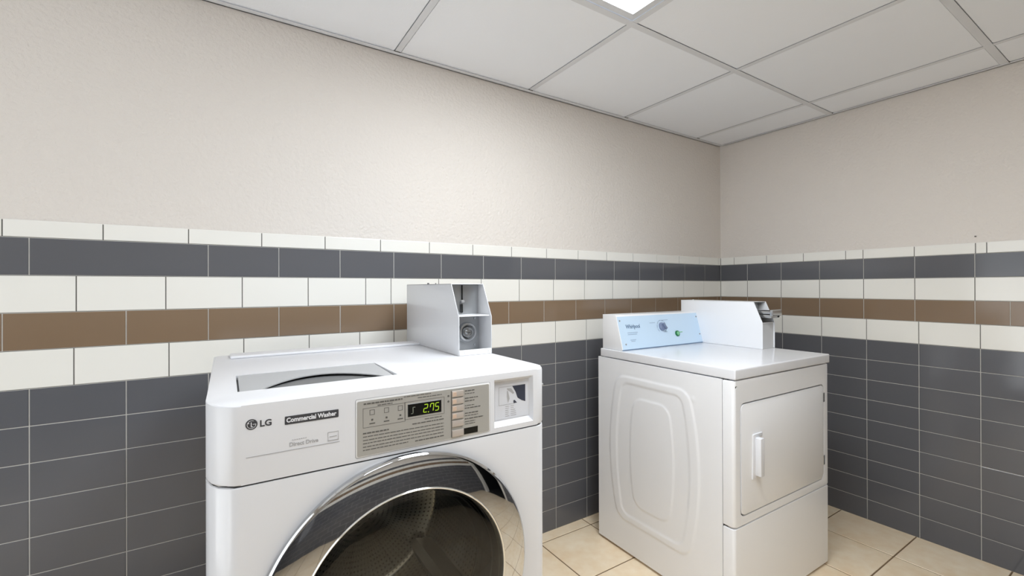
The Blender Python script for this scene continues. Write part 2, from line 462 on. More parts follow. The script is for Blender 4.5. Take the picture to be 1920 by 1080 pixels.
# doorway in the right wall (mirrored in the washer's chrome ring)
bm = bmesh.new()
for y0, y1 in ((-3.42, -3.35), (-2.50, -2.40)): box(bm, -.03, .10, y0, y1, 0, 2.07, .003)
box(bm, -.03, .10, -3.42, -2.40, 2.03, 2.07, .003)
struct(finish(bm, 'trim_5', M_DOORP))
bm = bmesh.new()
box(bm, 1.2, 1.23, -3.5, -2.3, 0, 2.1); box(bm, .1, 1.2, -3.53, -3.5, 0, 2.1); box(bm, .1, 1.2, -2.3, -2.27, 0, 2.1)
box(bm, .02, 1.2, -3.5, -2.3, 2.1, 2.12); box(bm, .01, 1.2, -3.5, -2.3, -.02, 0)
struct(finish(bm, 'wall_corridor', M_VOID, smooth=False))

# glazed opening added in the left wall, out of view, to let in light
M_PANE = bpy.data.materials.new('clear_pane'); M_PANE.use_nodes = True
nt = M_PANE.node_tree; nt.nodes.clear()
_o = nt.nodes.new('ShaderNodeOutputMaterial'); _m = nt.nodes.new('ShaderNodeMixShader'); _t = nt.nodes.new('ShaderNodeBsdfTransparent'); _g = nt.nodes.new('ShaderNodeBsdfGlossy')
_g.inputs['Roughness'].default_value = .02; _m.inputs[0].default_value = .06
nt.links.new(_t.outputs[0], _m.inputs[1]); nt.links.new(_g.outputs[0], _m.inputs[2]); nt.links.new(_m.outputs[0], _o.inputs[0])
def fill_window(n, P, a0, a1, z0, z1):
    fr = bm = bmesh.new()
    def bx(s0, s1, za, zb, o0=-.08, o1=.012):
        p, q = P(s0, za, o0), P(s1, zb, o1)
        box(bm, min(p[0], q[0]), max(p[0], q[0]), min(p[1], q[1]), max(p[1], q[1]), za, zb)
    for s_ in (a0, (a0 + a1) / 2 - .02, a1 - .04): bx(s_, s_ + .04, z0, z1)
    bx(a0, a1, z0, z0 + .04, -.08, .03); bx(a0, a1, z1 - .04, z1)
    f = struct(finish(bm, 'fill_window_%d' % n, M_DOORP, smooth=False))
    for s_ in ((a0 + .04, (a0 + a1) / 2 - .02), ((a0 + a1) / 2 + .02, a1 - .04)):
        bm = bmesh.new(); bm.faces.new([bm.verts.new(P(x, z, -.04)) for x, z in ((s_[0], z0 + .04), (s_[1], z0 + .04), (s_[1], z1 - .04), (s_[0], z1 - .04))])
        raw(bm, 'pane', M_PANE, f)
fill_window(1, lambda s, z, o: (XL + o, s, z), -1.95, -.35, .1014, 1.98)

# small nail in the wall above the trim tile
t = thing('nail', 'tiny dark nail head in the beige wall just above the tile trim', 'nail', (0, -1.186, 1.400))
bm = bmesh.new(); cyl(bm, (.004, 0, 0), (-.004, 0, 0), .0028, 12); finish(bm, 'head', M_INK2, t)

# ================================================================== WASHER
W = thing('washing_machine', 'white front-loading commercial washer with round chrome door and coin box', 'washing machine', (-2.774, -.844, 0))
WX, WD, WH = .711, .693, .985
def plan(dx=0., n=7):
    """outline of the cabinet seen from above: rounded front corners"""
    pts = []
    # front left: a short, nearly flat facet
    pts += [(.0 + dx, .075), (.002 + dx, .056), (.008 + dx, .036), (.020 + dx, .019 + dx), (.032 + dx, .007 + dx), (.042, .0005 + dx), (.052, 0 + dx)]
    rx, ry = .040, .062
    for i in range(n + 1):
        a = math.pi / 2 * i / n
        pts.append((WX - rx + (rx - dx) * math.sin(a), ry - (ry - dx) * math.cos(a)))
    pts += [(WX - dx, WD - .012), (WX - .012, WD - dx), (.012, WD - dx), (dx, WD - .012)]
    return pts
# cabinet: lower body with the porthole opening
bm = bmesh.new(); prism(bm, plan(), 'z', .028, .846, bev=.003)
cab = finish(bm, 'cabinet', [M_APPL, M_GAP], W, angle=24)
DC = (.344, .565)
cut = bmesh.new(); lathe = [(0.0001, -.02), (.262, -.02), (.262, .05), (.0001, .05)]
cyl(cut, (DC[0], -.02, DC[1]), (DC[0], .40, DC[1]), .238, 96)
boolean(cab, cut)
# dark filler painted as the shade in the gap between body and fascia
bm = bmesh.new(); prism(bm, plan(.004), 'z', .842, .860); finish(bm, 'seam_shade', M_GAP, W)
for fx_, fy_ in ((.06, .07), (.65, .07), (.06, .63), (.65, .63)):
    bm = bmesh.new(); cyl(bm, (fx_, fy_, 0), (fx_, fy_, .03), .022); finish(bm, 'foot', M_RUB, W)
# fascia: band above the seam incl. the top cover's skirt
bm = bmesh.new(); prism(bm, plan(), 'z', .8495, .985, bev=.0045)
fas = finish(bm, 'fascia', [M_PLAST, M_GAP], W, angle=24)
cut = bmesh.new()   # recess of the instruction tray, splayed sides
def frustum(bm, x0, x1, z0, z1, y0, d, sx0, sx1, sz0, sz1):
    A = [bm.verts.new(p) for p in ((x0, y0, z0), (x1, y0, z0), (x1, y0, z1), (x0, y0, z1))]
    B = [bm.verts.new(p) for p in ((x0 + sx0, y0 + d, z0 + sz0), (x1 - sx1, y0 + d, z0 + sz0), (x1 - sx1, y0 + d, z1 - sz1), (x0 + sx0, y0 + d, z1 - sz1))]
    bm.faces.new(A); bm.faces.new(B[::-1])
    for i in range(4): bm.faces.new((A[i], B[i], B[(i + 1) % 4], A[(i + 1) % 4]))
frustum(cut, .549, .660, .859, .973, -.003, .016, .004, .004, .012, .010)
boolean(fas, cut)
cut = bmesh.new()   # shallow seat for the control panel
prism(cut, rrect(.2395, .5385, .8555, .9695, .004), 'y', -.01, .0015)
boolean(fas, cut)
PX0, PX1, PY0, PY1 = .049, .364, .124, .314
cut = bmesh.new(); box(cut, PX0, PX1, PY0, PY1, .974, 1.0); boolean(fas, cut)
# raised lip along the back of the top
bm = bmesh.new()
box(bm, .040, .655, .600, .672, .985, .9925, .003, 3)
finish(bm, 'rear_lip', M_PLAST, W)
# dispenser pocket + arched lid
pk = None
bm = bmesh.new()
# pocket liner: 4 walls + floor
a, b_, c_, d_ = PX0 + .0005, PX1 - .0005, PY0 + .0005, PY1 - .0005; zb = .9745
V = lambda x, y, z: bm.verts.new((x, y, z))
bm.faces.new((V(a, c_, zb), V(b_, c_, zb), V(b_, d_, zb), V(a, d_, zb)))
raw(bm, 'dispenser_pocket', M_POCK, W)
bm = bmesh.new()
N = 28; x0, x1 = PX0 + .004, PX1 - .002
for i in range(N):
    ring = []
    for q in (i, i + 1):
        t_ = q / N; x = x0 + (x1 - x0) * t_
        arch = max(0., math.sin(math.pi * min(1, max(0, (t_ - .10) / .86)))) ** .8
        yf = PY0 + .010 + .112 * arch
        ring.append((x, yf))
    (xa, ya), (xb, yb) = ring
    top = .9840; drop = .0050
    def zz(y): return top - drop * (PY1 - .002 - y) / (PY1 - PY0)
    q = [(xa, ya, zz(ya)), (xb, yb, zz(yb)), (xb, PY1 - .002, top), (xa, PY1 - .002, top)]
    u = [bm.verts.new(p) for p in q]; l = [bm.verts.new((p[0], p[1], p[2] - .0022)) for p in q]
    bm.faces.new(u); bm.faces.new(l[::-1]); bm.faces.new((u[0], l[0], l[1], u[1])); bm.faces.new((u[2], l[2], l[3], u[3]))
    if i == 0: bm.faces.new((u[3], l[3], l[0], u[0]))
    if i == N - 1: bm.faces.new((u[1], l[1], l[2], u[2]))
bmesh.ops.remove_doubles(bm, verts=bm.verts, dist=1e-5)
finish(bm, 'dispenser_lid', M_LID, W)

# marks on the fascia
bm = bmesh.new(); gx, gz = .0673, .9512
cyl(bm, (gx, .0002, gz), (gx, -.0005, gz), .0090, 40)
lg = finish(bm, 'emblem', M_INK, fas)
bm = bmesh.new()
def strip(bm, x0, x1, z0, z1, y=-.0009): box(bm, x0, x1, y, y + .0004, z0, z1)
strip(bm, gx - .0011, gx + .0002, gz - .0046, gz + .0038); strip(bm, gx - .0011, gx + .0025, gz - .0046, gz - .0036)
strip(bm, gx - .0052, gx - .0036, gz + .0016, gz + .0032)
for k in range(26):       # open ring with the short bar on the right
    a0 = math.radians(60 + 300 * k / 26); a1 = math.radians(60 + 300 * (k + 1) / 26)
    p = [(gx + r * math.cos(a), -.0009, gz + r * math.sin(a)) for r, a in ((.0069, a0), (.0069, a1), (.0062, a1), (.0062, a0))]
    bm.faces.new([bm.verts.new(q) for q in p])
strip(bm, gx + .0018, gx + .0069, gz - .0004, gz + .0004)
raw(bm, 'emblem_face', M_BADGEW, fas)
text_obj('brand_lettering', 'LG', .0152, face_y(.0793, -.0003, .9455), M_INK, fas, bold=.0004, sx=1.02)
bm = bmesh.new(); box(bm, .1185, .2092, -.0007, .0002, .9418, .9564, .0008, 1)
finish(bm, 'badge', M_INK, fas)
text_obj('badge_lettering', 'Commercial Washer', .0112, face_y(.1208, -.0009, .9458), M_BADGEW, fas, bold=.00038, sx=.885)
text_obj('model_lettering', 'Direct Drive', .0104, face_y(.1252, -.0003, .9018), M_INK3, fas, bold=.0002, sx=.90)
bm = bmesh.new()
for a_ in ((.190, .2092, .9150, .9157), (.190, .2092, .8992, .9008), (.190, .1907, .900, .9157), (.2085, .2092, .900, .9157), (.193, .206, .9062, .9078)): strip(bm, *a_, y=-.0005)
finish(bm, 'energy_mark', M_INK3, fas, smooth=False)
bm = bmesh.new()
for k in range(7): strip(bm, .130 + k * .0036, .1323 + k * .0036, .9125, .9135, y=-.0005)
finish(bm, 'small_print', M_INK3, fas, smooth=False)
bm = bmesh.new(); strip(bm, .0590, .2113, .8948, .8959, y=-.0005); finish(bm, 'accent_line', M_INK3, fas, smooth=False)
bm = bmesh.new(); cyl(bm, (WX - .012, .030, .938), (WX - .002, .028, .938), .003, 12); finish(bm, 'plug', M_MGREY, fas)

# control panel
bm = bmesh.new(); prism(bm, rrect(.2405, .5375, .8565, .9685, .004), 'y', -.0008, .003, bev=.0008)
pan = finish(bm, 'control_panel', M_SILVRIM, W)
bm = bmesh.new(); prism(bm, rrect(.2430, .5350, .8585, .9650, .003), 'y', -.0014, -.0004); finish(bm, 'panel_sheet', M_SILVER, pan)
PYF = -.0015
# map pixel-like panel coordinates: u,v in 0..1 across the panel (left-right, top-bottom)
def pc(u, v): return .2405 + .297 * u, .9685 - .112 * v
bm = bmesh.new(); x0, z0 = pc(.347, .435); x1, z1 = pc(.597, .20); box(bm, x0, x1, PYF - .0006, PYF + .0005, z0, z1, .0005, 1)
finish(bm, 'display', M_BLACK, pan)
SEG = {'2': 'abged', '7': 'abcf', '5': 'afgcd'}
def digit(bm, ch, x, z, w, h, sl, th=.0017):
    def bar(xa, za, xb, zb):
        d = Vector((xb - xa, 0, zb - za)); n_ = Vector((-d.z, 0, d.x)).normalized() * th / 2; e = d.normalized() * .0004
        P = [Vector((xa, 0, za)) + n_ + e, Vector((xb, 0, zb)) + n_ - e, Vector((xb, 0, zb)) - n_ - e, Vector((xa, 0, za)) - n_ + e]
        bm.faces.new([bm.verts.new((p.x + (p.z - z) * sl, PYF - .0009, p.z)) for p in P])
    c = {'a': (x, z + h, x + w, z + h), 'g': (x, z + h / 2, x + w, z + h / 2), 'd': (x, z, x + w, z),
         'f': (x, z + h, x, z + h / 2), 'e': (x, z + h / 2, x, z), 'b': (x + w, z + h, x + w, z + h / 2), 'c': (x + w, z + h / 2, x + w, z)}
    for q in SEG[ch]: bar(*c[q])
bm = bmesh.new()
X, Z = .3772, .9238
digit(bm, '2', X, Z + .001, .0078, .0160, .12); digit(bm, '7', X + .0142, Z + .0013, .0072, .0157, .12); digit(bm, '5', X + .0258, Z + .0013, .0074, .0157, .12)
bm.faces.new([bm.verts.new(p) for p in ((X + .0100, PYF - .0009, Z - .0005), (X + .0120, PYF - .0009, Z - .0005), (X + .0120, PYF - .0009, Z + .0017), (X + .0100, PYF - .0009, Z + .0017))])
raw(bm, 'display_digits', M_LED, pan)
bm = bmesh.new(); x, z = pc(.37, .385); strip(bm, x, x + .005, z, z + .0012, PYF - .0009); strip(bm, x + .0035, x + .005, z, z + .013, PYF - .0009); strip(bm, x + .004, x + .009, z + .0125, z + .0138, PYF - .0009)
finish(bm, 'dim_icon', M_LEDOFF, pan, smooth=False)
# frames around the cycle lights and the display
def outline(bm, u0, v0, u1, v1, t=.0006):
    x0, z1 = pc(u0, v0); x1, z0 = pc(u1, v1)
    for a_ in ((x0, x1, z1 - t, z1), (x0, x1, z0, z0 + t), (x0, x0 + t, z0, z1), (x1 - t, x1, z0, z1)): strip(bm, *a_, y=PYF - .0002)
bm = bmesh.new(); outline(bm, .045, .16, .33, .50); outline(bm, .325, .155, .62, .475)
finish(bm, 'printed_frames', M_INK2, pan, smooth=False)
for k, u in enumerate((.105, .20, .295)):
    bm = bmesh.new()
    x, z = pc(u, .27); outline(bm, u - .016, .20, u + .016, .29, .0008)
    x, z = pc(u, .375); box(bm, x - .0018, x + .0018, PYF - .0003, PYF + .0002, z - .0018, z + .0018)
    x, z = pc(u, .44); strip(bm, x - .0055, x + .0055, z - .0010, z + .0012, PYF - .0003)
    finish(bm, 'cycle_symbol', M_INK2, pan, smooth=False)
rnd = random.Random(3)
def textline(bm, u0, u1, v, h=.0015):
    bm = bmesh.new()
    x0, z = pc(u0, v); x1, _ = pc(u1, v); x = x0
    while x < x1:
        l = rnd.uniform(.003, .011); e = min(x + l, x1)
        strip(bm, x, e, z - h / 2, z + h / 2, PYF - .0003); x = e + .0014
    finish(bm, 'text_line', M_INK2, pan, smooth=False)
textline(bm, .05, .31, .085, .0030); textline(bm, .14, .24, .135, .0018); textline(bm, .32, .52, .055, .0014)
textline(bm, .42, .60, .105, .0014); textline(bm, .47, .60, .52, .0016); textline(bm, .38, .615, .575, .0020)
textline(bm, .045, .215, .595, .0026)
for v in (.655, .715, .77, .83): textline(bm, .045, .615, v)
textline(bm, .045, .35, .885); textline(bm, .40, .615, .895, .0022)
for v in (.11, .165, .255, .31, .40, .45, .55, .60): textline(bm, .785, .785 + rnd.choice((.08, .11, .13)), v - .005, .0020 if int(v * 100) % 2 else .0014)
textline(bm, .785, .94, .655, .0022)
for v in (.71, .755): textline(bm, .785, .87, v, .0014)
for u, v in ((.652, .155), (.652, .26)):
    bm = bmesh.new(); x, z = pc(u, v); cyl(bm, (x, PYF + .0001, z), (x, PYF - .0004, z), .0022, 14); finish(bm, 'indicator_dot', M_INK2, pan, smooth=False)
bm = bmesh.new(); x0, z1 = pc(.777, .835); x1, z0 = pc(.892, .955); box(bm, x0, x1, PYF - .0004, PYF + .0002, z0, z1); finish(bm, 'printed_block', M_BLACK, pan, smooth=False)
for k in range(6):
    v = (.075, .215, .355, .50, .65, .835)[k]; hgt = .115 if k < 5 else .125
    x0, z1 = pc(.682, v); x1, z0 = pc(.768, v + hgt)
    bm = bmesh.new(); box(bm, x0 - .001, x1 + .001, PYF - .0030, PYF + .001, z0, z1, .0010, 2)
    bt = finish(bm, 'button', M_BTN, pan)
    if k < 4:
        bm = bmesh.new(); box(bm, x0, x0 + .009, PYF - .0033, PYF - .0025, z0 + .002, z1 - .002, .0003, 1)
        # amber window belongs to the sheet of printed details
        finish(bm, 'button_window', M_BTNAMB, pan)
bm = bmesh.new(); x0, z1 = pc(.6735, .065); x1, z0 = pc(.6775, .965); box(bm, x0, x1, PYF - .0004, PYF + .0002, z0, z1)
finish(bm, 'button_surround', M_INK2, pan, smooth=False)

# instruction sticker in its recess
yb = .0125
bm = bmesh.new(); box(bm, .5585, .6510, yb - .0004, yb + .0008,   .874, .9560); stk = finish(bm, 'instruction_plate', M_STICK, W, smooth=False)
# photo area: x .565-.645, z .918-.957
def poly(bm, pts, y):
    bm.faces.new([bm.verts.new((x, y, z)) for x, z in pts])
SX0, SX1, SZ0, SZ1 = .5687, .6440, .9078, .9493
def sp(u, v): return SX0 + (SX1 - SX0) * u, SZ1 - (SZ1 - SZ0) * v
bm = bmesh.new(); poly(bm, [sp(.50, 0), sp(1, 0), sp(1, 1), sp(.86, .90), sp(.70, .72), sp(.63, .38), sp(.57, .20)], yb - .0007)
poly(bm, [sp(.54, .84), sp(.59, .82), sp(.68, 1.0), sp(.55, 1.0)], yb - .0007)
raw(bm, 'sticker_dark_print', M_NAVY, stk)
bm = bmesh.new()
for a_ in ((SX0, SX1, SZ1, SZ1 + .0007), (SX0, SX0 + .0007, SZ0, SZ1), (SX0, SX1 - .03, SZ0 - .0007, SZ0)): strip(bm, *a_, y=yb - .0008)
poly(bm, [sp(.30, .10), sp(.46, .12), sp(.58, .42), sp(.52, .46), sp(.40, .28), sp(.32, .20)], yb - .0007)
poly(bm, [sp(.30, .25), sp(.34, .25), sp(.40, .70), sp(.34, .95), sp(.30, .60)], yb - .0007)
for k in range(6):
    z = .9020 - k * .0046
    strip(bm, .5870, .5870 + rnd.uniform(.008, .012), z, z + .0013, yb - .0008); strip(bm, .602, .602 + rnd.uniform(.006, .016), z, z + .0013, yb - .0008)
raw(bm, 'sticker_grey_print', M_INK3, stk)

# door: chrome ring, bright rim, glass bowl, drum
bm = bmesh.new()
prof = [(.240, .004), (.2795, .001), (.2812, -.005), (.2810, -.012), (.2797, -.0130), (.2785, -.0146), (.2768, -.0158), (.274, -.0168), (.262, -.0203), (.248, -.0236), (.234, -.0262), (.220, -.0284), (.2165, -.0289)]
lathe_y(bm, prof, *DC, n=160)
door = finish(bm, 'door', M_CHROME, W, angle=50)
bm = bmesh.new()
lathe_y(bm, [(.2167, -.0280), (.2162, -.0308), (.2148, -.0320), (.2128, -.0312), (.2112, -.0270), (.2085, -.010)], *DC, n=160)
finish(bm, 'door_rim', M_BRIGHT, door, angle=60)
bm = bmesh.new()
pr = [(.2105, -.024), (.205, -.0270), (.19, -.0300), (.16, -.0335), (.12, -.0365), (.08, -.0385), (.04, -.0395), (.0005, -.0400)]
lathe_y(bm, pr, *DC, n=96)
finish(bm, 'door_glass', M_GLASS, door, angle=80)
bm = bmesh.new()   # dark inner bezel that carries the bowl, offset to the right like the photograph shows
lathe_y(bm, [(.2085, -.012), (.2070, .004), (.2020, .016), (.190, .030), (.186, .045), (.1905, .047), (.2085, .03)], *DC, n=96)
finish(bm, 'inner_bezel', M_BLACK, door, angle=50)
bm = bmesh.new(); lathe_y(bm, [(.2045, .008), (.2030, .0045), (.2012, .008), (.2026, .012)], *DC, n=96, close=True)
finish(bm, 'bezel_ring', M_BRIGHT, door, angle=60)
bm = bmesh.new(); lathe_y(bm, [(.2375, -.001), (.225, .02), (.200, .04), (.196, .06), (.20, .075), (.212, .08), (.222, .10)], *DC, n=96)
finish(bm, 'gasket', M_RUB, W, angle=60)
bm = bmesh.new()
lathe_y(bm, [(.205, .085), (.236, .10), (.236, .38), (.22, .395), (.10, .385), (.0005, .375)], *DC, n=96)
uv = bm.loops.layers.uv.new('UVMap')
for f in bm.faces:
    for l in f.loops:
        c = l.vert.co; a_ = math.atan2(c.z - DC[1], c.x - DC[0]); r_ = math.hypot(c.z - DC[1], c.x - DC[0])
        fc = f.calc_center_median(); af = math.atan2(fc.z - DC[1], fc.x - DC[0])
        while a_ - af > math.pi: a_ -= 2 * math.pi
        while a_ - af < -math.pi: a_ += 2 * math.pi
        l[uv].uv = (a_ * .236 / .0135, (c.y + (.236 - r_)) / .0135)
drum = raw(bm, 'drum', M_DRUM, W, smooth=True)
for k in range(3):
    a_ = math.radians(80 + 120 * k); bm = bmesh.new()
    ca, sa = math.cos(a_), math.sin(a_)
    pts = []
    for r_, wd in ((.236, .035), (.215, .024), (.19, .012)):
        for s_ in (-1, 1): pts.append((DC[0] + r_ * ca - s_ * wd * sa, DC[1] + r_ * sa + s_ * wd * ca))
    order = [pts[0], pts[2], pts[4], pts[5], pts[3], pts[1]]
    prism(bm, order, 'y', .12, .37, bev=.004); finish(bm, 'lifter', M_STEELD, drum)

# coin box on the washer -------------------------------------------------
def coin_box(parent, x0, x1, yf, ybk, z0, z1, zbend, ybend, kind):
    """sheet-metal coin meter; open front set back between two side flanges"""
    t = .0022
    side = [(yf, z0), (ybk, z0), (ybk, z1), (ybend, z1), (yf, zbend)]
    bm = bmesh.new()
    prism(bm, side, 'x', x0, x0 + t, bev=.0006); prism(bm, side, 'x', x1 - t, x1, bev=.0006)
    box(bm, x0, x1, ybend + .001, ybk, z1 - t, z1, .0006, 1)       # lid
    box(bm, x0, x1, ybk - t, ybk, z0, z1, .0006, 1)                # back
    cb = finish(bm, 'coin_box', kind, parent)
    return cb
cb = coin_box(W, .600, .711, .289, .731, .9855, 1.1965, 1.097, .341, mat('grey_white_paint', (208, 209, 212), .3, coat=.2))
bm = bmesh.new(); box(bm, .6022, .7088, .300, .372, 1.0985, 1.1015, .0006, 1); finish(bm, 'shelf', M_APPL2, cb)
bm = bmesh.new(); box(bm, .6022, .7088, .287, .296, .9855, 1.0010, .001, 1); box(bm, .6022, .7088, .290, .365, .9855, .9900)
finish(bm, 'base_strip', M_APPL2, cb)
for k, x in enumerate((.617, .697)):
    bm = bmesh.new(); cyl(bm, (x, .288, .994), (x, .2858, .994), .0022, 14); finish(bm, 'rivet', M_LGREY, cb)
bm = bmesh.new(); box(bm, .6022, .7088, .368, .371, .990, 1.0985); finish(bm, 'lock_plate', M_STEELD, cb, smooth=False)
bm = bmesh.new(); box(bm, .6022, .7088, .371, .374, 1.1015, 1.193); finish(bm, 'slide_plate', M_STEELD, cb, smooth=False)
lx, lz = .6640, 1.0460
bm = bmesh.new(); lathe_y(bm, [(.0310, .369), (.0310, .358), (.0285, .354), (.0235, .3535), (.0200, .358), (.0180, .362)], lx, lz, 40)
finish(bm, 'lock_collar', M_STEEL, cb)
bm = bmesh.new(); lathe_y(bm, [(.0178, .366), (.0165, .354), (.0150, .3515), (.0125, .3515), (.0110, .356), (.0002, .357)], lx, lz, 32); lathe_y(bm, [(.0060, .3565), (.0058, .350), (.0002, .3498)], lx, lz, 20)
finish(bm, 'lock_cylinder', M_STEEL, cb)
bm = bmesh.new(); lathe_y(bm, [(.0115, .3572), (.0062, .3570)], lx, lz, 28); strip(bm, lx - .0045, lx + .0060, lz - .001, lz + .001, .3492); finish(bm, 'key_slot', M_BLACK, cb, smooth=False)
for x, z in ((.6930, 1.0875), (.6930, 1.0045), (.634, 1.0890)):
    bm = bmesh.new(); cyl(bm, (x, .3685, z), (x, .3655, z), .0042, 16, r1=.0032); finish(bm, 'screw', M_STEEL, cb)
bm = bmesh.new(); box(bm, .6490, .6515, .3665, .372, 1.140, 1.1925); box(bm, .6440, .6500, .360, .372, 1.106, 1.134, .002, 1)
finish(bm, 'coin_slot', M_BLACK, cb)
bm = bmesh.new(); box(bm, .6450, .6560, .362, .373, 1.137, 1.146, .002, 1); finish(bm, 'slot_catch', M_MGREY, cb)
bm = bmesh.new(); cyl(bm, (.612, .55, 1.196), (.612, .55, 1.2005), .0035, 14); finish(bm, 'lid_screw', M_INK, cb)
bm = bmesh.new(); cyl(bm, (.618, .50, 1.196), (.618, .50, 1.1995), .0018, 12); finish(bm, 'lid_screw', M_INK, cb)

# ================================================================== DRYER
DX0, DY0, DTH, DW, DD, DH, DS = -1.2593, -.8420, -.01548, .6858, .6825, .8540, .3405
D = thing('clothes_dryer', 'white tumble dryer with pale blue control console standing in the tiled corner', 'clothes dryer', (DX0, DY0, 0), DTH)
ZT = .8955
# left side panel: embossed sheet
def emboss(b, z):
    def ring(b0, hw, hh, bulge, r, lean=0.):
        k = hw * (1 + bulge * (1 - ((z - zc) / hh) ** 2)); k = max(k, .02)
        px = abs(b - b0 - lean * (z - zc)) * (hw / k) - (hw - r); pz = abs(z - zc) - (hh - r)
        return math.hypot(max(px, 0), max(pz, 0)) + min(max(px, pz), 0) - r
    def sm(x): x = max(0., min(1., x)); return x * x * (3 - 2 * x)
    zc = .468
    d1 = ring(.372, .190, .325, .26, .05); d2 = ring(.372, .160, .297, .24, .04); zc = .470
    d3 = ring(.368, .094, .240, .28, .05)
    h = 0.
    h += .0024 * sm(-d1 / .010) - .0024 * sm(-d2 / .012)
    h += .0020 * sm(-d3 / .009)
    # small round bump at the top right corner and bottom left
    for bb, zz_, rr in ((.165, .758, .018),):
        h += .0015 * sm(1 - math.hypot(b - bb, z - zz_) / rr)
    return h
bm = bmesh.new(); nb, nz = 150, 190
b0_, b1_, z0_, z1_ = .046, DD, .012, .8555
V_ = [[bm.verts.new((-emboss(b0_ + (b1_ - b0_) * i / nb, z0_ + (z1_ - z0_) * j / nz) + .001, b0_ + (b1_ - b0_) * i / nb, z0_ + (z1_ - z0_) * j / nz)) for j in range(nz + 1)] for i in range(nb + 1)]
for i in range(nb):
    for j in range(nz): bm.faces.new((V_[i][j], V_[i][j + 1], V_[i + 1][j + 1], V_[i + 1][j]))
# flanges turned in round the sheet
edges = [V_[0][j] for j in range(nz + 1)], [V_[nb][j] for j in range(nz + 1)], [V_[i][0] for i in range(nb + 1)], [V_[i][nz] for i in range(nb + 1)]
for E_ in edges:
    L_ = [bm.verts.new((v.co.x + .012, v.co.y, v.co.z)) for v in E_]
    for i in range(len(E_) - 1): bm.faces.new((E_[i], E_[i + 1], L_[i + 1], L_[i]))
sp_ = raw(bm, 'side_panel', M_APPL2, D, smooth=True); sp_.data.set_sharp_from_angle(angle=math.radians(40))
# body core (right side, back, inside)
bm = bmesh.new(); box(bm, .010, DW, .046, DD + .002, .012, .852, .004, 2); finish(bm, 'cabinet', M_APPL2, D)
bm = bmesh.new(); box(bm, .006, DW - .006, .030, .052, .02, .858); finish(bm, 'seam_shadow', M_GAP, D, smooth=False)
for fx_, fy_ in ((.05, .07), (.63, .07), (.05, .63), (.63, .63)):
    bm = bmesh.new(); cyl(bm, (fx_, fy_, 0), (fx_, fy_, .015), .018); finish(bm, 'foot', M_RUB, D)
# front panels: shallow trays with softly rounded vertical edges
def dplan(yb=.0432, r=.012):
    pts = [(0, yb), (0, r)]
    for i in range(1, 7): a_ = math.pi / 2 * i / 6; pts.append((r - r * math.cos(a_), r - r * math.sin(a_)))
    for i in range(0, 7): a_ = math.pi / 2 * i / 6; pts.append((DW - r + r * math.sin(a_), r - r * math.cos(a_)))
    pts += [(DW, yb)]
    return pts
bm = bmesh.new(); prism(bm, dplan(), 'z', .3435, .8545, bev=.004); fp = finish(bm, 'front_panel', M_APPL2, D, angle=30)
DA, DB, DZ0, DZ1 = .040, .640, .378, .7675
cut = bmesh.new(); prism(cut, rrect(DA - .0055, DB + .0055, DZ0 - .0055, DZ1 + .0055, .025), 'y', -.01, .012); boolean(fp, cut)
cut = bmesh.new(); cyl(cut, (.0125, -.01, .833), (.0125, .02, .833), .0052, 16); boolean(fp, cut)
bm = bmesh.new(); cyl(bm, (.0125, .004, .833), (.0125, .012, .833), .0050, 16); finish(bm, 'plug_hole', M_BLACK, D)
bm = bmesh.new(); prism(bm, dplan(), 'z', .014, .3375, bev=.004); finish(bm, 'lower_panel', M_APPL2, D, angle=30)
bm = bmesh.new(); prism(bm, rrect(DA, DB, DZ0, DZ1, .020), 'y', -.0010, .0115, bev=.0035); dd = finish(bm, 'door', M_APPL2, D, angle=30)
bm = bmesh.new(); prism(bm, rrect(DA - .0055, DB + .0055, DZ0 - .0055, DZ1 + .0055, .025), 'y', .0116, .0119); finish(bm, 'door_gap_shade', M_GAP, D, smooth=False)  # dark sheet painted as the shade in the gap round the door
for z in (.716, .451):
    bm = bmesh.new(); box(bm, DB - .004, DB + .010, -.002, .006, z - .020, z + .020, .0015, 1); finish(bm, 'hinge', M_STEEL, dd)
# door handle: base plate, raised grip with hollow behind
bm = bmesh.new()
hx0, hx1, hz0, hz1 = .104, .166, .493, .653
prism(bm, [(hx0, hz0), (hx0 + .004, hz1 - .002), (hx0 + .012, hz1), (hx1, hz1), (hx1, hz1 - .012), (hx0 + .03, hz1 - .016), (hx0 + .03, hz0 + .016), (hx1 - .004, hz0 + .016), (hx1 - .004, hz0 + .006)], 'y', -.006, .002, bev=.0015)
prism(bm, rrect(hx0 + .016, hx0 + .040, hz0 + .010, hz1 - .012, .004, 3), 'y', -.026, -.002, bev=.003)
finish(bm, 'handle', M_PLAST, dd)
bm = bmesh.new(); prism(bm, rrect(hx0 + .044, hx1 - .006, hz0 + .020, hz1 - .022, .003, 3), 'y', -.0035, .0015, bev=.001); finish(bm, 'handle_hollow', M_LGREY, dd)
# top slab
bm = bmesh.new(); box(bm, .003, DW + .006, -.003, DD - .012, .8585, ZT, .0055, 4); finish(bm, 'top_panel', M_APPL, D)
